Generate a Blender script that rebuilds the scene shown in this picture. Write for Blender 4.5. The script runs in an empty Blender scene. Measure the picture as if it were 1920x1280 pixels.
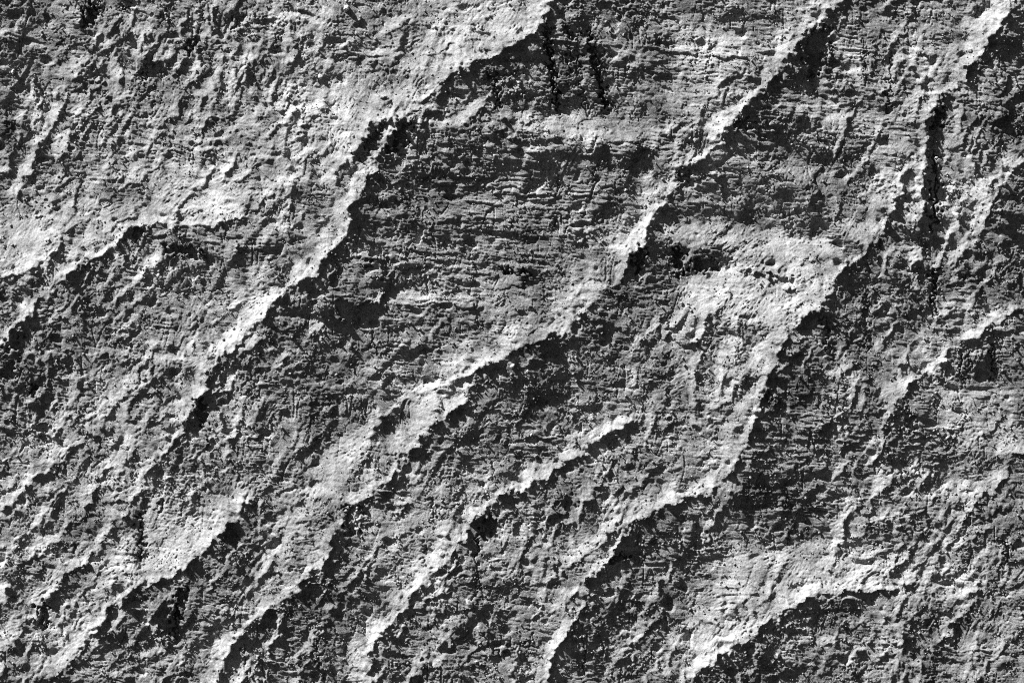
import bpy, bmesh, math, random
import numpy as np

# ----------------------------------------------------------------------------
# camera, sky, sun, exposure
# ----------------------------------------------------------------------------
S = 0.0125            # metres per plan unit of the cliff survey (1920 x 1280 units)
CZ = 12.0             # height of the centre of the surveyed face above the beach
SUN_IN_FACE = math.radians(129.0)   # direction of the sun in the plane of the wall (from +X, towards +Z)
SUN_RAKE = math.radians(15.0)       # how far the sun stands out in front of the wall
sc = bpy.context.scene
cam_d = bpy.data.cameras.new('camera')
cam = bpy.data.objects.new('camera', cam_d)
sc.collection.objects.link(cam)
DIST = 120.0
cam.location = (0.0, -DIST, CZ)
cam.rotation_euler = (math.radians(90), 0, 0)
cam_d.sensor_width = 36.0
cam_d.lens = 36.0 * (DIST - 0.4) / (1920 * S)
cam_d.clip_start = 1.0
cam_d.clip_end = 2000.0
sc.camera = cam

L = np.array([math.cos(SUN_IN_FACE) * math.cos(SUN_RAKE), -math.sin(SUN_RAKE),
              math.sin(SUN_IN_FACE) * math.cos(SUN_RAKE)])
world = bpy.data.worlds.new('World')
sc.world = world
world.use_nodes = True
nt = world.node_tree
nt.nodes.clear()
sky = nt.nodes.new('ShaderNodeTexSky')
sky.sky_type = 'NISHITA'
sky.sun_disc = False
sky.air_density = 0.08
sky.dust_density = 0.6
sky.sun_elevation = math.asin(L[2])
sky.sun_rotation = math.atan2(L[0], L[1])
bw = nt.nodes.new('ShaderNodeSeparateColor')      # the photograph is black and white, as through a red filter
bg = nt.nodes.new('ShaderNodeBackground')
bg.inputs['Strength'].default_value = 0.05
wo = nt.nodes.new('ShaderNodeOutputWorld')
nt.links.new(sky.outputs[0], bw.inputs[0])
nt.links.new(bw.outputs[0], bg.inputs['Color'])
nt.links.new(bg.outputs[0], wo.inputs['Surface'])

sun_d = bpy.data.lights.new('sun', 'SUN')
sun_d.energy = 5.0
sun_d.angle = math.radians(0.5)
sun_d.color = (1, 1, 1)
sun = bpy.data.objects.new('sun', sun_d)
sc.collection.objects.link(sun)
from mathutils import Vector
sun.rotation_euler = Vector(tuple(-L)).to_track_quat('-Z', 'Y').to_euler()
sun.location = (-30, -30, 50)

vs = sc.view_settings
vs.view_transform = 'Standard'
vs.look = 'None'
vs.gamma = 1.0
vs.use_curve_mapping = False
vs.exposure = 1.3
sc.cycles.use_denoising = False
sc.cycles.filter_width = 1.1
sc.cycles.max_bounces = 4
sc.cycles.diffuse_bounces = 2

# ----------------------------------------------------------------------------
# survey of the cliff: facets (how steeply each patch turns to or from the
# upper left), crests, ledges and clefts; units are survey units, y downwards
# ----------------------------------------------------------------------------
BASE = 0.22
RELIEF = 0.7
BEDDED = [(1500, 120, 330, 150, 0.7), (1000, 380, 320, 170, 0.55), (1520, 860, 220, 120, 0.7), (1450, 1000, 300, 120, 0.4),
          (1850, 650, 120, 120, 0.6), (350, 250, 250, 120, 0.35), (1250, 150, 120, 130, 0.5), (900, 650, 200, 60, 0.5)]
RILLED = [(250, 80, 350, 120, 0.5), (250, 700, 300, 300, 0.5), (500, 1050, 350, 260, 0.5), (1250, 350, 120, 200, 0.4),
          (1800, 1150, 200, 200, 0.6), (1350, 780, 120, 200, 0.4), (900, 1050, 250, 220, 0.35), (1800, 220, 100, 220, 0.4)]
RIB_FIELDS = [((140, -20, 640, 110, 114), 70), ((0, 430, 330, 1260, 124), 60), ((300, 440, 700, 1260, 124), 44), ((650, 720, 1250, 1270, 120), 38),
              ((1300, 430, 1640, 700, 122), 16), ((1640, 40, 1920, 480, 118), 40), ((1620, 860, 1920, 1270, 124), 44), ((1260, 1040, 1640, 1260, 120), 18),
              ((60, 130, 640, 400, 124), 50), ((640, 0, 1000, 190, 122), 16), ((1560, 0, 1860, 200, 120), 8), ((1500, 480, 1900, 860, 118), 20), ((1180, 520, 1420, 900, 120), 14)]
SURVEY = [
# ---------------------------------------------------------------- broad facets
('F', [(60,0),(250,0),(160,130),(90,250),(30,420),(0,450),(0,330),(60,180)], .36, 30),
('F', [(0,0),(90,0),(60,70),(70,150),(40,300),(0,330)], .06, 18, 'rock_face'),
('F', [(150,120),(560,170),(640,250),(560,330),(420,400),(100,420),(60,330)], .40, 45),
('F', [(200,40),(600,10),(620,150),(400,120),(230,120)], .22, 30),
('F', [(500,0),(1030,0),(1010,60),(800,170),(690,220),(640,250),(560,140)], .46, 30),
('F', [(640,0),(760,0),(740,70),(640,120),(600,60)], .25, 18),
('F', [(560,110),(650,95),(640,150),(560,165)], .14, 14),
('F', [(640,120),(790,120),(720,190),(640,200)], .36, 14),
('F', [(470,180),(690,160),(680,230),(600,330),(480,390),(430,330)], .46, 30),
('F', [(0,420),(230,300),(430,330),(450,400),(240,430),(130,480),(0,500)], .52, 30),
('F', [(120,205),(260,215),(330,300),(190,330),(90,290)], .30, 25),
('F', [(60,250),(150,240),(160,330),(50,360)], .14, 18),
('F', [(180,340),(280,340),(275,390),(200,380)], .22, 16),
# left middle shaded flanks
('F', [(235,430),(460,425),(640,400),(620,480),(500,520),(330,560),(180,640),(70,640),(80,580),(200,470)], .17, 20, 'rock_face'),
('F', [(370,430),(480,400),(560,440),(470,480),(380,470)], .28, 20),
('F', [(180,640),(330,560),(480,520),(420,640),(330,740),(180,880),(100,830),(110,720)], .32, 30),
('F', [(0,630),(40,630),(110,640),(110,740),(50,850),(0,760)], .06, 14, 'rock_face'),
('F', [(0,520),(60,490),(90,500),(50,560),(0,590)], .09, 12),
('F', [(0,760),(60,740),(60,850),(0,900)], .18, 20),
('F', [(40,800),(130,780),(110,860),(30,920),(0,940),(0,860)], .28, 25),
('F', [(100,850),(250,790),(350,700),(250,900),(180,1010),(60,1060),(0,1120),(0,990)], .30, 25),
('F', [(0,1060),(100,1030),(180,1010),(160,1150),(60,1280),(0,1280)], .22, 25),
('F', [(70,1000),(180,930),(230,950),(180,1020),(100,1060)], .20, 20),
('F', [(260,900),(470,910),(410,1000),(280,1090),(200,1160),(130,1200),(180,1060)], .44, 25),
# left middle between the first and second main spurs
('F', [(380,700),(480,600),(560,540),(640,420),(680,440),(720,560),(820,690),(740,760),(560,830),(450,930),(300,900),(340,800)], .16, 18, 'rock_face'),
('F', [(380,750),(520,720),(600,740),(560,830),(450,860),(380,840)], .25, 22),
('F', [(280,910),(400,760),(470,840),(470,930),(330,960)], .24, 22),
('F', [(560,520),(640,440),(720,520),(790,600),(740,690),(600,720),(470,700),(450,640)], .11, 20),
('F', [(560,720),(720,660),(820,700),(760,770),(640,800),(580,790)], .20, 18),
# central walls
('F', [(1040,0),(1420,0),(1400,120),(1300,230),(1240,215),(790,212),(850,145),(1010,65)], .22, 14, 'rock_face', 'dark jointed wall under the top centre with steep chimneys'),
('F', [(900,110),(1030,50),(1110,60),(1150,210),(900,212),(790,205),(850,145)], .11, 12),
('F', [(1040,0),(1220,0),(1200,50),(1050,40)], .13, 12),
('F', [(1120,60),(1180,50),(1270,60),(1260,212),(1190,214),(1160,150)], .18, 26),
('F', [(1250,20),(1420,40),(1400,120),(1310,230),(1240,200),(1270,120)], .42, 25),
('F', [(1280,0),(1470,0),(1440,60),(1300,40)], .20, 18),
('F', [(770,215),(900,205),(1240,222),(1260,240),(1215,270),(1050,250),(900,240),(770,240)], .42, 10, 'ledge', 'long pale rubble ledge across the middle of the dark wall'),
('F', [(720,240),(900,245),(1050,255),(1220,275),(1210,330),(1160,410),(900,400),(660,420),(690,330)], .09, 12, 'rock_face', 'darkest wall below the long pale ledge'),
('F', [(1000,290),(1190,285),(1160,380),(1040,370)], .17, 25),
('F', [(690,350),(930,350),(1180,385),(1160,440),(930,420),(680,420)], .27, 22),
('F', [(650,420),(930,425),(1150,450),(1100,560),(1020,630),(830,700),(720,560),(650,500)], .19, 20, 'rock_face'),
('F', [(650,415),(860,420),(1000,430),(1000,450),(840,470),(660,470)], .09, 14),
('F', [(690,440),(800,450),(790,540),(720,560)], .12, 14),
('F', [(890,520),(980,510),(1010,545),(960,600),(900,590)], .33, 14),
('F', [(1010,470),(1180,470),(1150,540),(1060,600),(1000,560)], .32, 25),
('F', [(790,590),(1000,590),(1020,630),(830,690)], .30, 20),
('F', [(680,545),(880,548),(900,575),(700,568)], .40, 10),
('F', [(830,720),(1060,625),(1180,520),(1250,540),(1280,640),(1200,780),(1000,800),(900,900),(800,860)], .17, 20, 'rock_face'),
('F', [(850,735),(960,665),(1060,630),(1060,740),(940,780)], .10, 14),
('F', [(1180,520),(1360,500),(1500,560),(1440,660),(1400,740),(1250,780),(1180,640)], .27, 30),
('F', [(1200,640),(1420,600),(1370,760),(1250,790)], .30, 25),
('F', [(820,830),(960,790),(1080,820),(1000,890),(900,930),(820,900)], .17, 20),
('F', [(760,880),(900,900),(920,960),(830,1060),(760,1110),(680,1080),(690,960)], .32, 25),
('F', [(860,950),(1180,880),(1320,930),(1180,1010),(1080,1110),(960,1120),(880,1080)], .31, 30),
('F', [(950,930),(1070,920),(1060,980),(930,980)], .14, 12),
('F', [(1040,960),(1150,960),(1140,1000),(1060,1000)], .16, 12),
('F', [(1090,860),(1270,780),(1400,740),(1390,850),(1360,910),(1200,930),(1100,920)], .33, 30),
('F', [(1150,870),(1330,850),(1280,900),(1180,910)], .22, 16),
# foot of the wall, middle
('F', [(780,1050),(900,1080),(1080,1120),(1030,1230),(1020,1280),(690,1280),(720,1190)], .24, 20),
('F', [(700,1200),(760,1130),(770,1170),(740,1280),(688,1280)], .06, 10),
('F', [(860,1150),(970,1140),(960,1200),(870,1220)], .11, 14),
('F', [(890,1085),(1000,1090),(1000,1108),(900,1105)], .07, 8),
('F', [(640,960),(690,940),(680,1010),(655,1040),(640,1010)], .05, 8),
('F', [(640,1060),(720,1060),(700,1150),(640,1160)], .10, 12),
('F', [(500,1140),(610,1110),(640,1030),(700,1090),(690,1200),(640,1280),(400,1280),(450,1190)], .14, 16, 'rock_face'),
('F', [(590,1000),(640,990),(640,1090),(590,1080)], .06, 10),
('F', [(440,960),(500,950),(530,1010),(520,1080),(480,1110),(400,1040)], .14, 16),
('F', [(350,1080),(480,1060),(520,1110),(440,1190),(400,1280),(300,1280),(330,1170)], .18, 16),
('F', [(215,1150),(310,1085),(330,1100),(300,1190),(250,1240),(180,1260),(160,1220)], .07, 12, 'rock_face'),
('F', [(150,1220),(290,1230),(280,1280),(120,1280)], .24, 16),
# upper right slab
('F', [(1560,0),(1890,0),(1830,110),(1740,200),(1680,250),(1520,200),(1480,150)], .33, 20, 'rock_face', 'even bedded slab in the upper right'),
('F', [(1570,20),(1700,0),(1640,100),(1620,200),(1540,180)], .27, 20),
('F', [(1790,0),(1880,0),(1860,50),(1780,45)], .17, 12),
('F', [(1520,50),(1575,15),(1565,90),(1540,140),(1530,175),(1490,165),(1485,110)], .055, 8, 'rock_face', 'smooth dark cleft below the top of the second spur'),
('F', [(1610,165),(1690,175),(1690,205),(1580,200)], .10, 7),
('F', [(1480,190),(1600,200),(1700,240),(1690,300),(1640,260),(1530,225)], .46, 14, 'ledge', 'pale gravel ledge at the foot of the bedded slab'),
('F', [(1275,320),(1340,290),(1400,212),(1500,205),(1540,260),(1640,250),(1590,300),(1480,305),(1380,310)], .08, 10, 'rock_face'),
('F', [(1540,232),(1640,245),(1650,275),(1590,290),(1530,255)], .15, 10),
('F', [(1330,292),(1420,298),(1540,310),(1690,330),(1660,420),(1560,350),(1420,320)], .42, 14, 'ledge'),
('F', [(1265,325),(1420,330),(1540,360),(1580,400),(1540,445),(1420,422),(1240,400)], .11, 12, 'rock_face'),
('F', [(1540,340),(1660,310),(1640,420),(1570,440)], .36, 20),
('F', [(1600,385),(1670,390),(1650,425),(1590,420)], .17, 8),
('F', [(1225,412),(1400,425),(1570,450),(1590,490),(1450,560),(1330,590),(1270,540),(1350,490),(1270,455)], .66, 9, 'ledge', 'broad bright rubble slope right of the middle'),
('F', [(1185,478),(1215,455),(1290,458),(1350,462),(1372,495),(1320,520),(1275,530),(1190,520)], .07, 8, 'hollow', 'dark overhung hollow beside the second spur'),
('F', [(1280,540),(1450,550),(1540,570),(1470,640),(1380,700),(1300,640)], .58, 25),
('F', [(1380,610),(1440,610),(1430,640),(1385,690)], .16, 8),
('F', [(1285,590),(1370,600),(1360,650),(1280,650)], .18, 16),
# right, shaded walls below the third spur
('F', [(1700,400),(1760,420),(1770,520),(1700,600),(1600,690),(1540,740),(1440,735),(1460,650),(1500,605),(1560,550),(1610,490),(1660,420)], .13, 12, 'rock_face', 'dark broken wall right of the middle'),
('F', [(1500,470),(1600,480),(1570,520)], .3, 10),
('F', [(1620,520),(1700,560),(1680,640),(1620,660)], .20, 18),
('F', [(1580,660),(1720,640),(1700,700),(1660,740),(1590,720)], .33, 18),
('F', [(1690,500),(1770,500),(1760,580),(1690,560)], .08, 10),
('F', [(1700,590),(1920,560),(1920,640),(1800,690),(1700,680)], .30, 20),
('F', [(1720,570),(1800,560),(1790,610),(1720,620)], .14, 14),
('F', [(1430,735),(1530,720),(1600,740),(1680,750),(1660,830),(1560,885),(1370,890),(1410,810)], .13, 10, 'rock_face', 'bedded shady wall under the right hand overhang'),
('F', [(1450,770),(1590,760),(1610,820),(1480,850)], .21, 20),
('F', [(1375,880),(1430,840),(1600,870),(1580,930),(1450,950),(1300,950),(1360,915)], .075, 10),
('F', [(1680,740),(1700,725),(1760,760),(1770,830),(1750,880),(1660,870),(1665,800)], .085, 10, 'rock_face'),
('F', [(1700,735),(1750,740),(1740,760),(1700,755)], .25, 8),
('F', [(1760,720),(1920,700),(1920,840),(1860,900),(1780,820)], .38, 20),
('F', [(1800,680),(1920,680),(1920,720),(1780,740)], .22, 14),
('F', [(1650,870),(1860,840),(1880,870),(1760,930),(1620,940)], .13, 16, 'rock_face'),
('F', [(1750,912),(1830,898),(1862,915),(1830,945),(1770,940)], .75, 10, 'ledge', 'small bright shelf near the right edge'),
('F', [(1240,950),(1450,950),(1620,910),(1700,960),(1640,1010),(1440,1040),(1330,1060),(1200,1040)], .15, 20, 'rock_face'),
('F', [(1580,920),(1720,900),(1800,960),(1760,1040),(1600,1090),(1480,1060)], .26, 25),
('F', [(1640,950),(1730,970),(1700,1040),(1620,1020)], .12, 16),
('F', [(1380,1030),(1540,1010),(1700,1070),(1640,1105),(1500,1120),(1400,1190),(1300,1240),(1290,1150),(1350,1060)], .50, 25),
('F', [(1100,1105),(1175,1010),(1320,1000),(1330,1060),(1260,1140),(1240,1220),(1200,1280),(1030,1280),(1060,1200)], .10, 12, 'rock_face', 'dark wall at the foot of the third spur'),
('F', [(1150,1090),(1260,1060),(1290,1120),(1200,1160)], .19, 20),
('F', [(1200,1180),(1300,1230),(1300,1280),(1190,1280)], .22, 18),
('F', [(1500,1130),(1620,1110),(1630,1180),(1500,1230),(1420,1280),(1310,1280),(1370,1220)], .12, 12, 'rock_face'),
('F', [(1480,1200),(1640,1120),(1720,1140),(1720,1280),(1440,1280)], .22, 22),
('F', [(1640,1100),(1800,950),(1920,880),(1920,1280),(1640,1280)], .32, 30),
('F', [(1690,1150),(1760,1120),(1760,1180),(1700,1200)], .15, 14),
('F', [(1790,1140),(1850,1120),(1830,1170),(1780,1190)], .16, 12),
# right edge
('F', [(1740,200),(1800,150),(1920,60),(1920,320),(1850,390),(1800,470),(1770,500),(1735,440),(1720,420)], .27, 18, 'rock_face'),
('F', [(1860,70),(1920,30),(1920,130),(1860,130)], .14, 14),
('F', [(1860,140),(1920,120),(1920,200),(1870,240)], .15, 14),
('F', [(1745,205),(1790,190),(1780,280),(1775,430),(1770,510),(1725,440),(1740,330)], .06, 12, 'cleft', 'deep dark cleft below the third spur'),
('F', [(1780,290),(1850,290),(1830,400),(1790,430)], .30, 20),
('F', [(1860,360),(1920,320),(1920,440),(1850,430)], .08, 10, 'rock_face'),
('F', [(1790,500),(1830,460),(1920,440),(1920,500),(1860,540),(1790,540)], .11, 12, 'rock_face'),
('F', [(1800,650),(1840,625),(1885,620),(1870,660),(1860,720),(1800,720)], .11, 9),
# ---------------------------------------------------------------- upper left flutes
('F', [(150,0),(186,0),(180,40),(163,56),(143,50)], .04, 6, 'hollow', 'black notch at the top left'),
('F', [(130,55),(190,60),(180,90),(120,80)], .12, 10),
('F', [(222,6),(248,2),(244,16),(222,24)], .04, 5, 'hollow'),
('S', [(318,8),(296,52)], 12, .06, .9), ('S', [(388,8),(372,40),(360,60),(346,105),(335,128)], 11, .06, .9),
('S', [(425,35),(405,52),(402,75),(394,100),(380,120)], 9, .09, .9), ('S', [(450,28),(438,45),(434,64)], 14, .05, .95),
('S', [(500,45),(490,70),(484,95)], 8, .1), ('S', [(543,2),(530,35),(520,65),(508,108)], 8, .08),
('S', [(570,40),(555,60),(543,78)], 9, .06), ('S', [(582,45),(580,85)], 12, .07),
('S', [(258,48),(248,75),(240,112)], 8, .07), ('S', [(215,50),(205,75),(194,95)], 8, .09), ('S', [(300,50),(285,80),(270,120)], 7, .12),
('S', [(340,120),(330,125),(355,118)], 9, .08), ('S', [(10,90),(20,150),(12,220)], 12, .04, .8),
('S', [(38,28),(18,50),(0,72)], 9, .6), ('S', [(200,330),(240,325)], 8, .5, .8), ('S', [(185,340),(205,336),(240,332)], 5, .05),
('S', [(60,215),(85,235)], 10, .1), ('S', [(240,20),(225,60),(205,100),(185,110)], 9, .6, .8),
('S', [(280,20),(262,55),(255,75)], 7, .6, .7), ('S', [(350,30),(325,70),(310,105)], 8, .6, .7), ('S', [(405,20),(385,45),(368,75)], 7, .62, .7),
('S', [(478,30),(462,70),(450,110)], 8, .5, .6), ('S', [(525,20),(510,55),(500,90)], 7, .55, .6), ('S', [(560,30),(540,60)], 6, .6, .7),
# ---------------------------------------------------------------- crests: sunlit flank above left, shade below right
('R', [(207,110),(185,122),(160,134),(145,150),(130,170),(115,190),(105,205),(95,220),(85,238),(72,262),(58,300),(40,340),(20,385)], 24, .85, 12, .12, 'ridge', 'thin bright rib down the upper left', 30),
('R', [(1040,-6),(1024,24),(1024,38),(1010,62),(985,72),(960,83),(946,95),(925,103),(905,112),(880,125),(862,132),(845,143),(825,160),(810,178),(790,200),(770,214),(740,221),(712,225),(697,232),(692,250),(680,268),(668,278),(662,298),(650,312),(636,325),(620,350)], 62, .70, 30, .06, 'ridge', 'long pale spur running from the top centre down to the left', 16),
('R', [(772,214),(755,232),(728,260),(712,285),(705,310),(695,335),(680,360),(665,385),(656,405),(650,435),(637,455),(620,478),(600,500),(585,518),(560,535),(535,555),(510,575),(490,597),(470,615),(450,640),(425,662),(405,680),(395,700),(385,728),(372,745),(358,772),(345,810),(325,830),(305,855),(285,873),(270,893),(258,918)], 52, .78, 36, .055, 'ridge', 'lower length of the long pale spur crossing the left half', 30),
('F', [(690,245),(712,230),(720,245),(705,280),(672,300)], .05, 5),
('F', [(755,232),(775,220),(772,255),(750,290),(712,290)], .04, 6, 'hollow'),
('R', [(264,912),(250,945),(225,975),(205,995),(190,1010),(178,1032),(160,1052),(130,1075),(100,1108),(72,1140),(40,1185),(-4,1228)], 34, .70, 24, .07, 'ridge', 'pale rib running on to the left edge low down', 14),
('R', [(1580,-8),(1570,15),(1555,28),(1540,40),(1520,50),(1505,68),(1495,85),(1490,103),(1478,118),(1470,128),(1450,148),(1435,165),(1420,180),(1405,195),(1393,212),(1375,225),(1365,240),(1355,260),(1340,280),(1330,295),(1310,303),(1295,307),(1282,315),(1275,325),(1268,345),(1258,365),(1250,380),(1240,387),(1232,400),(1222,425),(1213,450),(1200,465),(1190,475),(1182,490),(1180,505),(1170,522),(1150,540),(1125,555),(1105,573),(1085,595),(1070,615),(1050,627),(1025,638),(1000,645),(980,652),(960,665),(940,672),(915,683),(890,695),(870,708),(845,715),(828,726)], 48, .80, 34, .06, 'ridge', 'brightest spur, curving from the top right to the middle', 16),
('R', [(1415,112),(1390,128),(1370,145),(1350,165),(1330,185),(1318,210),(1308,235),(1295,245),(1280,250)], 14, .55, 12, .14, None, None, 20),
('R', [(828,722),(812,730),(790,738),(770,748),(750,760),(725,778),(712,795)], 24, .75, 22, .10, None, None, 10),
('R', [(900,714),(875,742),(853,772),(835,785),(815,803),(800,818),(785,830),(765,850),(757,870),(748,883),(735,895),(725,905),(700,925),(682,940),(668,960),(655,975),(640,997)], 48, .68, 30, .09, 'ridge', 'pale rib continuing below the brightest spur', 30),
('F', [(770,745),(825,728),(815,790),(770,815),(760,790)], .68, 10),
('S', [(848,722),(830,745),(820,765)], 10, .08),
('R', [(735,772),(715,790),(702,808),(692,828),(672,850),(650,875),(625,900)], 26, .62, 24, .10, 'ridge', None, 20),
('F', [(560,900),(640,820),(700,790),(670,870),(600,960),(540,1040),(500,1100),(480,1070),(540,960)], .58, 20, 'ridge', 'wide pale flank low in the left half'),
('R', [(640,985),(622,1012),(608,1042),(582,1085),(565,1095),(545,1122),(525,1132),(505,1137),(495,1155),(470,1170),(455,1185),(440,1205),(425,1230),(410,1255),(396,1290)], 44, .66, 26, .09, 'ridge', 'pale rib reaching the bottom edge left of centre', 25),
('R', [(482,926),(470,935),(462,948),(450,962),(437,975),(425,990),(412,1003),(400,1017),(385,1030),(370,1045),(360,1055),(345,1068),(325,1080),(300,1085),(280,1092),(260,1100),(245,1110),(232,1123),(220,1137),(208,1150),(195,1162),(180,1180),(165,1192),(155,1205),(150,1220),(135,1235),(115,1255),(90,1285)], 50, .74, 34, .07, 'ridge', 'bright hooked rib in the lower left', 18),
('R', [(348,1082),(338,1100),(332,1122),(324,1145),(320,1165),(310,1182),(298,1205),(285,1225),(270,1250)], 16, .62, 22, .04, 'ridge', None, 14),
('R', [(292,1158),(277,1175),(264,1190),(250,1207),(238,1228)], 12, .55, 14, .08, 'ridge', None, 12),
('R', [(255,424),(240,430),(228,442),(215,455),(195,472),(170,484),(150,497),(128,512),(115,525),(100,540),(85,552),(65,577),(48,596),(30,620),(12,640),(-6,656)], 36, .60, 24, .09, 'ridge', 'pale rib below the ledge on the far left', 20),
('R', [(465,405),(440,412),(420,416),(395,418),(370,415),(345,419),(320,422),(290,420),(265,421),(245,426)], 26, .85, 18, .09, 'ledge', 'short bright ledge on the left', 14),
('F', [(240,430),(268,425),(262,450),(235,458)], .04, 6, 'hollow'),
('R', [(120,468),(80,490),(50,502),(20,512),(-6,526)], 22, .55, 20, .09, 'ridge', None, 14),
('R', [(88,648),(75,665),(65,690),(56,710),(48,730)], 12, .5, 24, .06, 'ridge', None, 10),
('R', [(305,645),(287,660),(273,678),(265,690),(255,705),(247,720),(235,740),(220,755),(200,775),(185,795)], 20, .60, 13, .08, 'ridge', None, 16),
('R', [(332,590),(318,600),(308,620)], 8, .6, 16, .1, None, None, 8),
('R', [(135,852),(115,860),(97,870),(87,885),(70,900),(50,910),(37,925),(25,940),(-4,962)], 24, .60, 28, .10, 'ridge', None, 16),
('R', [(165,818),(140,835),(115,855)], 16, .55, 20, .12, None, None, 10),
('R', [(210,1005),(195,1020),(182,1038),(170,1062),(155,1075)], 14, .5, 14, .1, None, None, 10),
('R', [(132,1062),(117,1085),(97,1105),(82,1120),(73,1137),(67,1157),(66,1175)], 20, .45, 22, .06, 'ridge', None, 16),
('R', [(265,800),(245,815),(215,845),(195,868)], 14, .5, 14, .12, None, None, 10),
('R', [(1915,-6),(1885,35),(1860,70),(1840,100),(1815,140),(1797,155)], 56, .78, 28, .10, 'ridge', 'wide pale spur near the top right corner', 10),
('R', [(1797,155),(1778,172),(1760,188),(1748,205),(1743,230),(1741,260),(1743,300),(1735,345),(1728,390),(1720,425)], 54, .76, 34, .03, 'ridge', 'lower length of the spur near the right edge', 14),
('R', [(1712,300),(1695,340),(1682,380),(1670,410),(1655,430),(1640,452),(1625,470),(1607,490),(1590,503),(1575,516),(1565,532),(1560,550),(1545,570),(1530,583),(1515,593),(1500,605),(1485,620),(1474,635),(1463,645),(1460,665),(1452,685),(1445,705),(1438,725),(1432,745),(1425,765),(1420,785),(1413,805),(1405,820),(1395,840),(1390,855),(1380,870),(1375,885),(1365,900),(1360,913)], 48, .66, 34, .07, 'ridge', 'pale spur edging the dark wall right of the middle', 30),
('R', [(1362,913),(1345,918),(1320,925),(1300,933),(1280,938),(1255,943),(1238,950),(1220,965),(1205,975),(1190,985),(1175,1000),(1168,1015),(1155,1030),(1145,1045),(1130,1060),(1120,1080),(1110,1095),(1100,1105),(1095,1125),(1090,1145),(1080,1165),(1070,1180),(1055,1200),(1040,1218),(1033,1235),(1030,1260),(1026,1290)], 36, .82, 34, .07, 'ridge', 'bright spur from the right of the middle to the bottom edge', 12),
('R', [(1210,782),(1180,797),(1150,808),(1125,822),(1105,842),(1080,860),(1057,876),(1035,888),(1005,907),(980,920),(950,928),(930,937),(918,950),(905,965),(890,985),(875,1000),(860,1020),(840,1045),(825,1060),(815,1070),(800,1090),(785,1105),(770,1115),(765,1135),(750,1150),(735,1165),(720,1185),(705,1200),(700,1220),(692,1245),(686,1290)], 42, .74, 30, .10, 'ridge', 'pale spur running from the centre to the bottom edge', 20),
('S', [(905,985),(897,1010),(890,1045)], 12, .05), ('S', [(920,985),(925,1010),(905,1000)], 14, .06), ('F', [(918,942),(960,935),(955,955),(925,965)], .06, 6),
('R', [(868,1178),(848,1200),(838,1220),(825,1240),(810,1258),(795,1275)], 22, .58, 26, .10, 'ridge', None, 14),
('R', [(1225,958),(1200,985),(1170,1000),(1155,1030)], 8, .8, 30, .05, None, None, 10),
('F', [(1135,1050),(1170,1030),(1185,1045),(1150,1062)], .035, 5),
('R', [(1922,572),(1897,590),(1872,605),(1850,618),(1830,630),(1812,642),(1798,652)], 26, .88, 24, .06, 'ridge', 'thin bright rib at the right edge', 10),
('R', [(1785,690),(1770,694),(1745,700),(1730,710),(1710,722),(1700,732),(1690,745),(1680,757),(1674,775),(1669,795),(1662,820),(1655,840),(1645,860),(1633,880)], 30, .84, 26, .05, 'ridge', 'bright hooked rib near the right edge', 10),
('R', [(1925,300),(1895,335),(1880,350),(1865,370),(1855,385),(1847,410),(1842,440),(1825,462),(1802,480),(1780,507)], 36, .66, 28, .06, 'ridge', None, 12),
('R', [(1925,838),(1905,852),(1895,880),(1875,905),(1860,918),(1845,933),(1828,943),(1820,962),(1812,992)], 34, .72, 18, .10, 'ridge', None, 10),
('R', [(1725,1085),(1690,1100),(1650,1106),(1625,1108),(1600,1108),(1560,1112),(1535,1116),(1510,1127),(1490,1138),(1475,1150),(1455,1163),(1435,1175),(1415,1190),(1400,1205),(1370,1220),(1345,1235),(1325,1247),(1310,1267),(1298,1290)], 34, .72, 30, .09, 'ridge', 'pale rib in the lower right', 16),
('R', [(1900,1010),(1880,1060),(1850,1105),(1810,1150),(1770,1200),(1740,1250)], 24, .5, 18, .13, 'ridge', None, 16),
('R', [(1505,1128),(1495,1150),(1480,1175),(1465,1200)], 6, .4, 14, .05, None, None, 8),
# ---------------------------------------------------------------- shelves, chimneys and overhangs
('S', [(1022,40),(1028,80),(1035,120),(1040,165),(1048,200)], 11, .03, .95), ('S', [(1050,170),(1052,195)], 12, .03),
('S', [(1060,30),(1075,60),(1068,75)], 10, .05), ('S', [(1088,45),(1105,65),(1115,90),(1122,140),(1132,180),(1142,210)], 11, .03, .95),
('S', [(1120,80),(1135,130),(1150,185)], 8, .06, .8), ('S', [(905,135),(925,165),(935,205)], 7, .06, .8),
('S', [(920,130),(970,135)], 12, .05, .8), ('F', [(1090,75),(1110,70),(1120,140),(1095,155),(1085,130)], .17, 9),
('S', [(760,230),(740,270)], 12, .03), ('S', [(1000,335),(1050,340),(1045,380)], 6, .06, .7), ('S', [(1048,320),(1046,365)], 7, .05),
('S', [(900,300),(980,302),(1030,305)], 9, .05, .8), ('S', [(700,310),(790,315)], 8, .05, .7), ('S', [(900,280),(1020,290)], 10, .06, .6),
('S', [(1000,250),(1080,265),(1180,258)], 9, .5, .7), ('S', [(850,450),(940,455),(990,458)], 6, .45, .7),
('S', [(928,500),(955,508),(995,512)], 8, .03), ('S', [(935,490),(960,498)], 7, .5), ('S', [(905,545),(940,540)], 12, .4, .6),
('S', [(640,490),(735,540)], 8, .08, .6), ('S', [(745,650),(760,670)], 9, .05), ('S', [(1070,770),(1080,800)], 6, .06),
('S', [(940,695),(930,705)], 9, .05), ('S', [(1140,545),(1155,565),(1190,550)], 10, .07), ('S', [(1030,740),(1045,760)], 10, .06), ('S', [(1112,720),(1120,745)], 8, .04),
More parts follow.
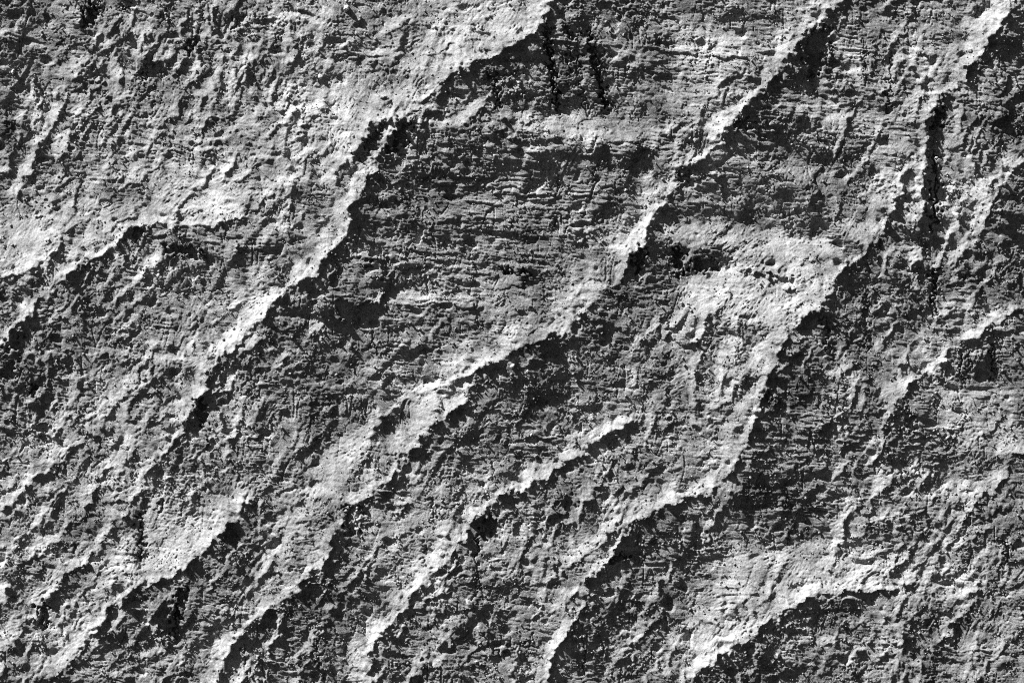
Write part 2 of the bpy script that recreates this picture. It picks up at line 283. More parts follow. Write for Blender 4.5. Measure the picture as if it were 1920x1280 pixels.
('S', [(1187,480),(1190,500)], 12, .03), ('S', [(1250,462),(1275,480),(1282,520)], 12, .03, .9), ('S', [(1300,490),(1340,500)], 12, .04, .8),
('S', [(1270,325),(1300,320)], 10, .05), ('S', [(1385,225),(1410,232)], 12, .03), ('S', [(1400,340),(1412,400)], 10, .05, .8),
('S', [(1495,220),(1530,235),(1540,260)], 8, .05), ('S', [(1440,360),(1470,380)], 8, .08, .7), ('S', [(1555,110),(1558,160)], 7, .05), ('S', [(1482,150),(1490,185)], 6, .05),
('S', [(1530,90),(1550,60)], 9, .04), ('S', [(1752,225),(1770,215)], 12, .03), ('S', [(1748,270),(1745,300)], 10, .03), ('S', [(1752,370),(1748,420),(1740,450)], 12, .035),
('S', [(1750,520),(1752,570)], 8, .03), ('S', [(1735,460),(1720,480)], 9, .04), ('S', [(1625,560),(1622,600),(1630,650)], 8, .04), ('S', [(1540,590),(1550,640),(1552,660)], 9, .04),
('S', [(1560,610),(1600,600)], 12, .05, .8), ('S', [(1595,500),(1615,530)], 10, .06), ('S', [(1440,738),(1480,725),(1520,728),(1560,748)], 8, .035, .9),
('S', [(1430,742),(1440,742)], 9, .03), ('S', [(1590,735),(1640,738)], 9, .07), ('S', [(1560,740),(1595,728),(1660,735)], 5, .5, .7),
('S', [(1440,770),(1600,765)], 6, .3, .4), ('S', [(1375,895),(1410,870)], 12, .04, .8), ('S', [(1400,905),(1540,900)], 12, .07, .5),
('S', [(1700,760),(1715,790),(1705,815)], 10, .04), ('S', [(1810,665),(1806,710)], 6, .06), ('S', [(1860,640),(1865,700)], 7, .05), ('S', [(1625,878),(1700,885)], 5, .65), ('S', [(1640,885),(1700,893)], 4, .06),
('S', [(1880,1010),(1888,1050)], 7, .04), ('S', [(1900,1050),(1905,1090)], 7, .05), ('S', [(1490,1150),(1475,1185)], 9, .03), ('S', [(1545,1120),(1590,1125)], 9, .07),
('F', [(1430,1250),(1490,1245),(1480,1280),(1420,1280)], .05, 8), ('F', [(1370,1210),(1410,1195),(1400,1225),(1365,1228)], .09, 8), ('S', [(1360,1130),(1355,1150)], 6, .06),
('S', [(1120,1110),(1125,1140)], 7, .04), ('S', [(1100,1200),(1100,1270)], 7, .06, .7), ('S', [(895,1090),(960,1095)], 6, .05), ('S', [(815,1072),(870,1085)], 5, .07), ('S', [(893,1060),(895,1085)], 6, .07),
('S', [(640,1000),(655,1010)], 10, .03), ('F', [(640,1120),(700,1115),(690,1145),(645,1155)], .08, 7),
('S', [(365,765),(385,795)], 11, .03), ('S', [(300,465),(330,470),(380,485)], 16, .06, .9), ('S', [(330,490),(400,500)], 14, .14, .6), ('S', [(265,530),(320,540)], 4, .05),
('S', [(80,590),(88,640)], 9, .04), ('S', [(55,725),(60,740)], 9, .03), ('S', [(20,645),(30,660)], 12, .035), ('S', [(10,690),(20,710)], 14, .035), ('S', [(160,480),(180,500),(150,520)], 9, .07),
('S', [(90,595),(100,620)], 9, .05), ('S', [(150,615),(165,590)], 9, .07), ('S', [(250,960),(262,1010),(262,1050)], 11, .045), ('S', [(292,945),(298,955)], 10, .04), ('S', [(245,1040),(262,1055)], 12, .05),
('S', [(72,1140),(78,1180)], 12, .035), ('S', [(345,1110),(330,1150),(326,1190)], 9, .03), ('S', [(330,1210),(331,1235)], 7, .03), ('S', [(430,985),(460,975)], 9, .05), ('S', [(460,1090),(470,1085)], 8, .05), ('S', [(508,1020),(512,1014)], 7, .05),
('S', [(455,1190),(460,1280)], 9, .06, .8), ('S', [(500,1150),(495,1200)], 9, .06, .8), ('S', [(600,1140),(590,1200),(600,1280)], 10, .06, .6), ('S', [(250,1105),(300,1125)], 9, .06, .7), ('S', [(160,1250),(175,1240)], 9, .06),
('S', [(370,660),(420,668)], 5, .5, .5), ('S', [(560,610),(600,618)], 5, .05), ('S', [(420,680),(510,690)], 7, .07, .7), ('S', [(560,770),(590,785)], 8, .08),
('S', [(360,150),(420,160),(480,170)], 6, .5, .4), ('S', [(160,220),(260,235),(330,265)], 5, .1, .7), ('S', [(230,170),(260,195)], 6, .1, .7),
('S', [(270,262),(350,285),(420,305)], 5, .08, .8), ('S', [(200,185),(265,195)], 7, .1, .7), ('S', [(110,205),(150,220)], 4, .06), ('S', [(470,250),(530,230),(590,240)], 7, .7, .6),
('S', [(490,160),(500,100)], 5, .1, .6), ('S', [(700,45),(690,62)], 6, .08, .8), ('S', [(740,70),(755,80)], 7, .06, .8), ('S', [(885,50),(890,54)], 6, .05), ('S', [(835,10),(850,30)], 6, .1, .8), ('S', [(690,100),(700,120)], 6, .1, .7),
# ---------------------------------------------------------------- lesser ribs
('R', [(230,863),(197,883),(182,910),(165,940),(143,976),(117,1000),(80,1035),(40,1062)], 20, .60, 13, .14, 'ridge', None, 20),
('R', [(43,1064),(20,1092),(-6,1122)], 16, .5, 22, .10, None, None, 10),
('R', [(505,522),(472,545),(440,570),(405,600),(372,632),(350,662),(325,700)], 24, .72, 13, .30, None, None, 20),
('R', [(318,762),(293,787),(267,804),(243,834),(215,870)], 20, .62, 13, .12, 'ridge', None, 16),
('R', [(252,455),(230,490),(210,514),(193,546),(178,572)], 17, .58, 15, .11, 'ridge', None, 14),
('R', [(335,456),(305,487),(277,517),(240,550),(200,584)], 18, .52, 14, .13, None, None, 16),
('R', [(300,520),(262,560),(232,590),(205,625)], 14, .45, 12, .13, None, None, 14),
('R', [(420,690),(395,740)], 10, .4, 12, .08, None, None, 8),
('R', [(160,700),(140,740),(118,790),(95,830)], 16, .5, 16, .1, None, None, 14),
('R', [(110,950),(75,985),(40,1015),(0,1040)], 18, .5, 13, .12, None, None, 14),
('R', [(90,1190),(60,1225),(30,1262)], 18, .5, 16, .12, None, None, 12),
('R', [(140,1120),(115,1160),(95,1200)], 16, .5, 14, .12, None, None, 12),
('R', [(590,890),(560,940),(530,985),(505,1030)], 18, .66, 12, .22, None, None, 14),
('R', [(470,1000),(440,1045),(405,1085),(380,1120)], 16, .45, 14, .11, None, None, 14),
('R', [(720,1010),(690,1060),(665,1110),(640,1150)], 14, .42, 14, .11, None, None, 12),
('R', [(1713,15),(1700,53),(1680,83),(1657,110),(1630,137)], 11, .62, 10, .2, 'ridge', None, 12),
('R', [(1391,594),(1386,630),(1382,662),(1363,704),(1347,736),(1335,770)], 17, .75, 18, .2, 'ridge', None, 10),
('R', [(1190,978),(1160,995),(1133,1008),(1108,1030),(1083,1053),(1058,1075),(1035,1092)], 22, .58, 13, .2, None, None, 16),
('R', [(1822,1150),(1792,1168),(1780,1192),(1760,1215)], 18, .5, 22, .12, None, None, 12),
('R', [(1910,1180),(1880,1215),(1850,1255),(1830,1285)], 16, .5, 13, .14, None, None, 12),
('R', [(1740,1060),(1715,1105),(1685,1145),(1650,1185)], 14, .48, 14, .14, None, None, 12),
('R', [(1650,1180),(1620,1215),(1595,1250)], 14, .48, 14, .12, None, None, 12),
('R', [(1800,1000),(1775,1030),(1750,1070)], 12, .5, 12, .14, None, None, 10),
('R', [(1640,300),(1600,340),(1565,385)], 14, .6, 12, .2, None, None, 10),
('R', [(1600,345),(1575,385),(1560,430)], 12, .55, 10, .2, None, None, 10),
('R', [(1500,480),(1450,530),(1410,570)], 16, .72, 10, .35, None, None, 12),
('R', [(1690,600),(1660,640),(1640,680)], 10, .45, 12, .12, None, None, 10),
('R', [(1840,230),(1815,270),(1800,320)], 14, .45, 12, .14, None, None, 10),
('R', [(1890,230),(1865,275),(1845,320)], 14, .45, 12, .12, None, None, 10),
('R', [(150,270),(120,310),(95,345)], 14, .5, 14, .12, None, None, 10),
('R', [(130,330),(105,365),(85,400)], 14, .55, 10, .2, None, None, 10),
('R', [(560,330),(500,370),(470,400)], 20, .62, 14, .22, None, None, 12),
('R', [(630,60),(600,95),(575,130)], 12, .5, 12, .12, None, None, 10),
('R', [(880,880),(850,910),(830,935)], 10, .45, 12, .14, None, None, 10),
('F', [(1014,40),(1034,36),(1040,110),(1052,200),(1040,210),(1030,150)], .02, 4, 'cleft'),
('F', [(1090,45),(1112,60),(1122,120),(1146,200),(1138,208),(1114,140)], .03, 4, 'cleft'),
('F', [(1052,30),(1078,45),(1078,78),(1056,74)], .01, 4),
('S', [(1000,236),(1100,246),(1230,240)], 11, .66, .8),
]
RECESSES = [
 (12, 5, [(1062,84),(1072,82),(1074,120),(1070,150),(1064,140)]), (12, 5, [(1080,96),(1088,100),(1092,150),(1098,196),(1090,196),(1084,150)]), (10, 5, [(1040,212),(1060,190),(1056,214)]),
 (10, 5, [(1108,70),(1126,84),(1138,130),(1130,128)]), (10, 5, [(920,130),(932,128),(936,170),(940,206),(932,206),(926,170)]), (9, 5, [(905,150),(972,128),(972,140),(915,158)]),
 (12, 5, [(1806,660),(1812,660),(1810,714),(1804,714)]), (12, 5, [(1860,640),(1870,640),(1868,716),(1862,716)]), (12, 5, [(1624,540),(1632,540),(1630,600),(1634,660),(1628,660)]), (14, 6, [(1748,500),(1760,500),(1760,596),(1752,596)]),
 (10, 5, [(1668,90),(1676,90),(1672,220),(1666,220)]), (10, 5, [(1542,590),(1556,600),(1558,660),(1550,660)]), (10, 5, [(810,930),(818,930),(816,985),(810,985)]),
 (26, 9, [(1183,482),(1200,462),(1222,458),(1210,490),(1206,510),(1188,512)]), (22, 9, [(1255,458),(1282,468),(1292,500),(1288,522),(1270,522),(1262,490)]),
 (18, 8, [(1298,478),(1350,486),(1352,505),(1300,514)]), (24, 10, [(1746,210),(1785,195),(1772,225),(1752,262)]), (24, 10, [(1744,280),(1762,285),(1768,380),(1760,430),(1744,425),(1750,350)]),
 (20, 7, [(1018,44),(1034,42),(1038,110),(1050,200),(1040,208),(1030,150)]), (20, 7, [(1094,48),(1110,62),(1122,120),(1146,206),(1134,208),(1114,140)]), (14, 7, [(1054,32),(1076,48),(1076,74),(1058,70)]),
 (26, 10, [(152,2),(184,2),(178,38),(162,52),(146,48)]), (20, 8, [(223,8),(247,3),(243,15),(224,22)]), (22, 8, [(748,236),(772,224),(770,256),(748,288),(722,286)]), (14, 6, [(694,246),(712,234),(716,248),(700,284),(676,296)]),
 (20, 6, [(1134,1050),(1170,1032),(1184,1046),(1150,1060)]), (22, 7, [(330,1110),(350,1092),(352,1120),(334,1160),(330,1200),(322,1190),(322,1150)]), (16, 6, [(252,960),(266,960),(268,1010),(266,1052),(254,1052),(256,1010)]),
 (20, 8, [(50,716),(66,720),(64,744),(50,744)]), (18, 9, [(1520,52),(1560,40),(1558,90),(1542,130),(1530,160),(1510,120),(1505,80)]), (20, 7, [(360,748),(386,752),(392,800),(370,794)]),
 (20, 8, [(68,1126),(86,1120),(90,1160),(78,1184),(68,1172)]), (18, 8, [(640,946),(682,944),(672,1000),(648,1010)]), (16, 8, [(0,636),(36,634),(38,656),(0,662)]), (18, 9, [(0,674),(26,676),(28,712),(0,716)]),
 (16, 7, [(930,497),(950,500),(998,510),(994,518),(950,514)]), (14, 6, [(292,940),(306,938),(306,958),(294,962)]), (14, 6, [(905,972),(930,968),(938,1000),(905,1012),(892,1050),(886,1040)]),
 (16, 7, [(1700,758),(1722,790),(1712,820),(1700,800)]), (14, 6, [(1432,740),(1446,734),(1452,748),(1434,752)]), (14, 6, [(1270,320),(1305,318),(1298,332),(1270,342)]), (14, 6, [(1372,228),(1408,214),(1420,238),(1376,240)]),
 (14, 7, [(300,456),(372,462),(392,482),(340,480),(300,476)]), (14, 6, [(430,30),(460,24),(448,52),(432,66)]), (12, 6, [(340,86),(366,52),(372,64),(350,106)]), (14, 7, [(1885,1012),(1898,1010),(1892,1056),(1880,1056)]), (12, 6, [(240,428),(268,424),(262,448),(240,452)]),
]
CRACKS = [
 (3.5, 9, [(1675,90),(1672,150),(1668,200),(1665,225)]), (3, 7, [(1625,60),(1623,100),(1620,180)]), (3, 7, [(1336,60),(1332,110),(1322,150)]),
 (6, 12, [(1024,50),(1036,120),(1040,170),(1050,215)]), (6, 12, [(1100,55),(1120,120),(1130,180),(1142,215)]), (3, 8, [(1148,180),(1158,205)]),
 (3, 8, [(1560,60),(1562,110),(1556,150)]), (3, 8, [(1752,500),(1754,570),(1757,595)]), (3, 7, [(1625,540),(1622,600),(1632,660)]),
 (2.6, 7, [(265,532),(300,538),(330,548),(350,556)]), (2.6, 7, [(262,160),(272,120),(285,90)]), (2.6, 8, [(318,8),(296,52)]), (3, 9, [(388,8),(360,60),(336,126)]),
 (3, 8, [(543,2),(520,65),(508,108)]), (2.6, 7, [(100,205),(130,212),(160,224)]), (3, 8, [(1050,320),(1046,372)]), (3, 7, [(1440,945),(1500,952)]),
 (3, 9, [(1155,640),(1180,660)]), (3, 8, [(810,930),(812,985)]), (2.6, 6, [(810,950),(850,956),(870,952)]), (3, 7, [(1022,950),(1018,990)]), (2.6, 7, [(797,1010),(793,1065)]),
 (2.6, 7, [(815,1072),(850,1080),(885,1084)]), (3, 8, [(895,1000),(893,1060),(896,1130)]), (3, 8, [(600,1140),(590,1210),(605,1280)]), (3, 8, [(1095,1180),(1097,1275)]),
 (3, 8, [(1635,880),(1670,884),(1705,896)]), (2.6, 6, [(1280,1190),(1310,1180)]), (3, 7, [(1630,965),(1640,990)]), (2.6, 6, [(1635,1020),(1680,1026)]),
 (3, 8, [(1808,660),(1806,715)]), (3, 8, [(1862,640),(1866,715)]), (3, 7, [(1822,650),(1818,720)]), (2.8, 7, [(1550,655),(1575,690),(1590,715)]), (2.8, 7, [(1390,600),(1385,650),(1368,690)]),
 (2.6, 6, [(1680,500),(1740,512),(1770,505)]), (3, 7, [(1786,515),(1850,525),(1870,510)]), (2.8, 6, [(1565,110),(1560,165)]), (2.6, 6, [(1120,300),(1110,345)]),
 (3, 8, [(925,495),(960,510),(995,513)]), (2.6, 6, [(720,470),(735,540)]), (2.6, 6, [(640,260),(700,330)]), (3, 7, [(925,130),(935,205)]), (2.6, 7, [(1322,70),(1290,150),(1280,170)]),
 (2.6, 6, [(195,165),(185,185)]), (2.6, 7, [(268,125),(264,165)]), (2.8, 7, [(330,950),(340,970)]), (2.6, 6, [(230,830),(238,870)]), (2.8, 7, [(250,860),(248,910)]),
 (3, 8, [(1812,945),(1818,990)]), (3, 8, [(455,1200),(458,1280)]), (2.6, 7, [(540,1140),(545,1170)]), (2.8, 7, [(1585,1245),(1600,1255)]),
]
# x, y, half width, half height, tilt, pale?, label
STONES = [
 (19, 131, 5, 5, 0, 1, 'white rounded stone in the dark rock at the far left of the top'),
 (600, 142, 5, 6, 20, 1, 'pale knob of stone in the shaded patch left of the top centre'),
 (1068, 119, 3.4, 3.4, 0, 1, 'tiny bright white stone in the dark chimneys at the top centre'),
 (832, 38, 4, 6, 30, 1, 'small white stone on the lit slope just left of the long spur'),
 (648, 14, 6, 9, 15, 1, 'white upright stone at the top edge left of the centre'),
 (1820, 94, 6, 5, 10, 1, 'white stone on the spur near the top right corner'),
 (1758, 296, 6, 4, 25, 1, 'white stone inside the deep dark cleft on the right'),
 (1466, 70, 3.5, 4, 0, 1, 'small white stone beside the brightest spur at the top'),
 (1796, 402, 12, 6, -35, 1, 'long white sliver of stone at the lower end of the deep cleft'),
 (1886, 344, 6, 5, 20, 0, 'grey rounded stone on the rib at the right edge'),
 (1775, 676, 9, 6, -15, 1, 'large pale rounded boulder set on the tip of the hooked rib'),
 (961, 686, 5, 6, 15, 1, 'pale angular stone in the shade under the brightest spur'),
 (881, 1131, 7, 11, 30, 1, 'pale flat slab low in the middle of the face'),
 (893, 1241, 5, 3, 0, 1, 'small white stone near the bottom edge left of the middle'),
 (1460, 1229, 5, 5, 0, 1, 'white stone below the pale rib in the lower right'),
 (158, 1055, 5, 7, 5, 1, 'pale upright boulder in a hollow at the lower left'),
 (1174, 355, 5, 3, 25, 1, 'white chip of stone against the left flank of the brightest spur'),
 (838, 205, 6, 5, 0, 1, 'pale stone at the left end of the long rubble ledge'),
 (973, 154, 5, 3, 10, 1, 'small pale stone on the dark wall left of the chimneys'),
 (656, 648, 5, 6, 0, 0, 'grey rounded lump of stone in the shaded middle left'),
 (440, 1058, 5, 5, 0, 0, 'grey stone lying beside the hooked rib in the lower left'),
]

# ----------------------------------------------------------------------------
# relief
# ----------------------------------------------------------------------------
rng = np.random.default_rng(7)
X0, X1, Y0, Y1 = -112.0, 2032.0, -80.0, 1360.0
C = 1.50                      # mesh step
NX = int((X1 - X0) / C); NY = int((Y1 - Y0) / C)
gx = X0 + (np.arange(NX)) * C
gy = Y0 + (np.arange(NY)) * C
GX, GY = np.meshgrid(gx.astype(np.float32), gy.astype(np.float32))

def spectral(lam, aspect=1.0, ang=0.0, sig=0.45, rough=None, nx=NX, ny=NY, c=C):
    """smooth random field, wavelength lam (survey units), stretched by aspect along ang (deg, y down)"""
    w = np.fft.rfft2(rng.standard_normal((ny, nx)).astype(np.float32))
    kx = np.fft.rfftfreq(nx, c)[None, :]; ky = np.fft.fftfreq(ny, c)[:, None]
    a = math.radians(ang)
    k1 = (kx * math.cos(a) + ky * math.sin(a)) * aspect
    k2 = -kx * math.sin(a) + ky * math.cos(a)
    k = np.sqrt(k1 * k1 + k2 * k2) * lam + 1e-6
    f = np.exp(-np.log(k) ** 2 / (2 * sig * sig))
    if rough is not None:
        f = np.where(k > 1, np.maximum(f, k ** (-rough)), f)
    f[0, 0] = 0
    r = np.fft.irfft2(w * f, s=(ny, nx)).astype(np.float32)
    return r / r.std()

def bilinear(A, x, y, x0=X0, y0=Y0, c=C):
    ny, nx = A.shape
    u = np.clip((x - x0) / c, 0, nx - 1.001); v = np.clip((y - y0) / c, 0, ny - 1.001)
    i = u.astype(np.int32); j = v.astype(np.int32)
    fu = u - i; fv = v - j
    return (A[j, i] * (1 - fu) + A[j, i + 1] * fu) * (1 - fv) + (A[j + 1, i] * (1 - fu) + A[j + 1, i + 1] * fu) * fv

# --- coarse plan -------------------------------------------------------------
CC = 2.0
cnx = int((X1 - X0) / CC) + 2; cny = int((Y1 - Y0) / CC) + 2
cx, cy = np.meshgrid((X0 + np.arange(cnx) * CC).astype(np.float32), (Y0 + np.arange(cny) * CC).astype(np.float32))
def cs(*a, **k): return spectral(*a, nx=cnx, ny=cny, c=CC, **k)
# crests and facets have ragged outlines
WX = cx + 4.0 * cs(70, sig=0.7) + 1.5 * cs(28, sig=0.7) + 0.6 * cs(13, sig=0.7) + 0.3 * cs(7)
WY = cy + 4.0 * cs(70, sig=0.7) + 1.5 * cs(28, sig=0.7) + 0.6 * cs(13, sig=0.7) + 0.3 * cs(7)

def seg_dist(px, py, pts, closed=False):
    """distance, signed by side of the nearest piece, and position along the line 0..1"""
    best = np.full(px.shape, 1e9, np.float32); side = np.zeros(px.shape, np.float32); along = np.zeros(px.shape, np.float32)
    P = np.array(pts, np.float32)
    if closed: P = np.vstack([P, P[:1]])
    ln = np.hypot(*(P[1:] - P[:-1]).T); cum = np.concatenate([[0], np.cumsum(ln)])
    for k in range(len(P) - 1):
        d = P[k + 1] - P[k]; l2 = float(d @ d) + 1e-9
        rx = px - P[k, 0]; ry = py - P[k, 1]
        t = np.clip((rx * d[0] + ry * d[1]) / l2, 0, 1)
        dist = np.hypot(rx - t * d[0], ry - t * d[1])
        m = dist < best
        best = np.where(m, dist, best)
        cr = (d[0] * ry - d[1] * rx)
        side = np.where(m, cr, side)
        along = np.where(m, (cum[k] + t * ln[k]) , along)
    return best, np.sign(side), along, cum[-1]

def window(pts, pad):
    P = np.array(pts)
    i0 = max(0, int((P[:, 0].min() - pad - X0) / CC)); i1 = min(cnx, int((P[:, 0].max() + pad - X0) / CC) + 1)
    j0 = max(0, int((P[:, 1].min() - pad - Y0) / CC)); j1 = min(cny, int((P[:, 1].max() + pad - Y0) / CC) + 1)
    return slice(j0, j1), slice(i0, i1)

def inside(px, py, pts):
    r = np.zeros(px.shape, bool); n = len(pts)
    for k in range(n):
        xa, ya = pts[k]; xb, yb = pts[(k + 1) % n]
        if ya == yb: continue
        c = ((ya > py) != (yb > py)) & (px < (xb - xa) * (py - ya) / (yb - ya) + xa)
        r ^= c
    return r

def smooth(t):
    t = np.clip(t, 0, 1); return t * t * (3 - 2 * t)

VAR = np.clip(1 + 0.38 * cs(110, sig=0.7) + 0.28 * cs(34, 3.0, 112), 0.35, 1.9)
PART = np.full((cny, cnx), -1, np.int32)
CREST = np.zeros((cny, cnx), np.float32)
LIPS = []
parts = []
def new_part(name, label):
    parts.append((name, label)); return len(parts) - 1

T = np.full((cny, cnx), BASE, np.float32)      # how squarely each patch faces the sun, 0..1
def paint_poly(pts, tone, feather, part=None, label=None, strength=1.0):
    w = window(pts, feather + 12)
    px, py = WX[w], WY[w]
    d, _, _, _ = seg_dist(px, py, pts, True)
    d = np.where(inside(px, py, pts), d, -d)
    a = smooth(d / (2 * feather) + 0.5) * strength
    T[w] = T[w] * (1 - a) + tone * a
    if part:
        PART[w] = np.where(d > 0, new_part(part, label), PART[w])

def paint_crest(pts, wl, tl, wr, tr, part='ridge', label=None, taper=40):
    if tl < 0.63: tl, tr, wr = tl * 1.45, tr * 0.3, wr * 1.15
    w = window(pts, max(wl, wr) + 14)
    px, py = WX[w], WY[w]
    d, s, al, ln = seg_dist(px, py, pts)
    end = smooth(np.minimum(al, ln - al) / max(taper, 1) * 0.8 + 0.2)
    wid = wl * (0.55 + 0.45 * end) * VAR[w]
    aL = np.where(s > 0, 1 - smooth(d / wid * 0.95 - 0.02), 0) * end
    wid2 = wr * (0.55 + 0.45 * end) * VAR[w]
    aR = np.where(s <= 0, 1 - smooth(d / wid2 * 0.95 - 0.02), 0) * end
    t = T[w]
    t = t * (1 - aL) + tl * aL
    t = t * (1 - aR) + tr * aR
    T[w] = t
    LIPS.append((pts, min(5.6, 1.6 + wl / 11.0) * (1.0 if label else 0.65), wl, taper))
    CREST[w] = np.maximum(CREST[w], end * np.exp(-(d / np.where(s > 0, 0.42 * wl, 7)) ** 2))
    if part:
        PART[w] = np.where((s > 0) & (d < wl * 0.62 * (0.5 + 0.5 * end)) & (al > 1) & (al < ln - 1), new_part(part, label), PART[w])

def paint_stroke(pts, wid, tone, strength=1.0, part=None, label=None):
    w = window(pts, wid + 12)
    px, py = WX[w], WY[w]
    d, s, al, ln = seg_dist(px, py, pts)
    a = (1 - smooth(d / wid)) * strength
    T[w] = T[w] * (1 - a) + tone * a
    if part:
        PART[w] = np.where(d < wid * 0.6, new_part(part, label), PART[w])

for kind, *a in SURVEY:
    if kind == 'F': paint_poly(*a)
    elif kind == 'R': paint_crest(*a)
    elif kind == 'S': paint_stroke(*a)

# lesser ribs between the surveyed ones
rg = random.Random(21)
made = []
for region_, count in RIB_FIELDS:
    x0_, y0_, x1_, y1_, ang0 = region_
    k = 0; tries = 0
    while k < 0.45 * count and tries < 4000:
        tries += 1
        x = rg.uniform(x0_, x1_); y = rg.uniform(y0_, y1_)
        i = int((x - X0) / CC); j = int((y - Y0) / CC)
        if CREST[j, i] > 0.3: continue
        a = math.radians(ang0 + rg.gauss(0, 7)); n_ = rg.randint(4, 9); st = rg.uniform(16, 32)
        pts = [(x, y)]
        for _ in range(n_):
            a += math.radians(rg.gauss(0, 9)); 
            x += st * math.cos(a); y += st * math.sin(a); pts.append((x, y))
        mx, my = pts[len(pts) // 2]; ex, ey = pts[-1]
        if any(CREST[min(cny - 1, max(0, int((q[1] - Y0) / CC))), min(cnx - 1, max(0, int((q[0] - X0) / CC)))] > 0.45 for q in pts): continue
        t0 = float(T[j, i]); big = rg.random()
        paint_crest(pts, 11 + 13 * big * big, min(0.92, 0.74 + t0 * 0.35), 9 + 13 * big, 0.02 + 0.12 * t0, None, None, 0.3 * st * n_)
        k += 1

# beyond the survey the wall carries on
def grow(A):
    iy = np.clip(((np.clip(cy[:, 0], 2, 1278) - Y0) / CC).astype(int), 0, cny - 1)
    ix = np.clip(((np.clip(cx[0], 2, 1918) - X0) / CC).astype(int), 0, cnx - 1)
    return A[np.ix_(iy, ix)]
T = grow(T); PART = grow(PART); CREST = grow(CREST)

# slope towards the sun that gives each facing, then the surface whose slopes fit best
E = SUN_RAKE
ux, uy = math.cos(SUN_IN_FACE), -math.sin(SUN_IN_FACE)      # y down
def solve(g, wperp=0.12):
    pad = 160
    gp = np.pad(g, pad, mode='reflect')
    ny, nx = gp.shape
    ker = 1.0
    kx = 2 * np.pi * np.fft.rfftfreq(nx, CC)[None, :]; ky = 2 * np.pi * np.fft.fftfreq(ny, CC)[:, None]
    low = np.exp(-(kx ** 2 + ky ** 2) * (CC * 0.75) ** 2)
    kx = np.sin(kx * CC) / CC; ky = np.sin(ky * CC) / CC
    ku = kx * ux + ky * uy; kv = -kx * uy + ky * ux
    den = ku ** 2 + wperp * kv ** 2 + (2 * np.pi / 2600.0) ** 2
    H = (-1j * ku) * np.fft.rfft2(gp) * low / den
    h = np.fft.irfft2(H, s=(ny, nx))
    return h[pad:-pad, pad:-pad].astype(np.float32)
def facing(h):
    hy, hx = np.gradient(h, CC)
    hu = hx * ux + hy * uy
    return (math.sin(E) - hu * math.cos(E)) / np.sqrt(1 + hx * hx + hy * hy)
want = np.clip(np.where(T < 0.3, 0.085 + 0.75 * T, 0.31 + (T - 0.3) * 1.38), 0.0, 0.96)
g = -np.tan(np.clip(np.arcsin(want) - E, math.radians(-48), math.radians(48)))
g0 = g.copy()
for it in range(14):
    h = solve(g)
    err = want - np.clip(facing(h), -0.15, 1)
    g = np.clip(g - 0.9 * err, -2.0, 2.0)
h = solve(g)
H = bilinear(h, GX, GY, X0, Y0, CC)
TF = bilinear(T, GX, GY, X0, Y0, CC)
CF = bilinear(CREST, GX, GY, X0, Y0, CC)

# --- fine relief ---------------------------------------------------------------
def worley(px, py, size, aspect=1.0, ang=0.0, seed=0):
    a = math.radians(ang)
    u = (px * math.cos(a) + py * math.sin(a)) / (size * aspect); v = (-px * math.sin(a) + py * math.cos(a)) / size
    r = np.random.default_rng(seed)
    N = 512
    jx, jy, c0, c1, c2 = r.random((5, N, N)).astype(np.float32)
    iu = np.floor(u).astype(np.int32); iv = np.floor(v).astype(np.int32)
    f1 = np.full(u.shape, 9, np.float32); f2 = np.full(u.shape, 9, np.float32)
    b0 = np.zeros_like(f1); b1 = np.zeros_like(f1); b2 = np.zeros_like(f1)
    for dj in (-1, 0, 1):
        for di in (-1, 0, 1):
            ci = (iu + di) % N; cj = (iv + dj) % N
            ex = u - (iu + di + jx[cj, ci]); ey = v - (iv + dj + jy[cj, ci])
            d = np.sqrt(ex * ex + ey * ey)
            m = d < f1
            f2 = np.where(m, f1, np.minimum(f2, d))
            b0 = np.where(m, c0[cj, ci], b0)
            b1 = np.where(m, (c1[cj, ci] - 0.5) * ex + (c2[cj, ci] - 0.5) * ey, b1)
            f1 = np.where(m, d, f1)
    return f1, f2, b0, b1

w1x = spectral(90, sig=0.6); w1y = spectral(90, sig=0.6)
w2x = spectral(26, sig=0.6); w2y = spectral(26, sig=0.6)
PXw = GX + 9 * w1x + 4 * w2x
PYw = GY + 9 * w1y + 4 * w2y

lit = smooth((TF - 0.25) / 0.4)
def region(blobs):
    r = np.zeros_like(GX)
    for x, y, sx, sy, s in blobs:
        r = np.maximum(r, s * np.exp(-((GX - x) / sx) ** 2 - ((GY - y) / sy) ** 2))
    return r
bed = np.clip(0.22 + region(BEDDED) + 0.25 * spectral(160, sig=0.6), 0, 1.3)
rill = np.clip(0.38 + region(RILLED) + 0.25 * spectral(160, sig=0.6), 0, 1.3)
gritty = np.clip(0.75 + 0.35 * spectral(120, sig=0.6), 0.2, 1.6)

R = np.zeros_like(GX)
def patchy(lam, lo, hi, k=1.0):
    return np.clip(0.5 * (lo + hi) + k * 0.5 * (hi - lo) * spectral(lam, sig=0.7), lo, hi)
shade = 1 - lit
step = worley(PXw, PYw, 58, 2.2, 92, 9)[2] - 0.5
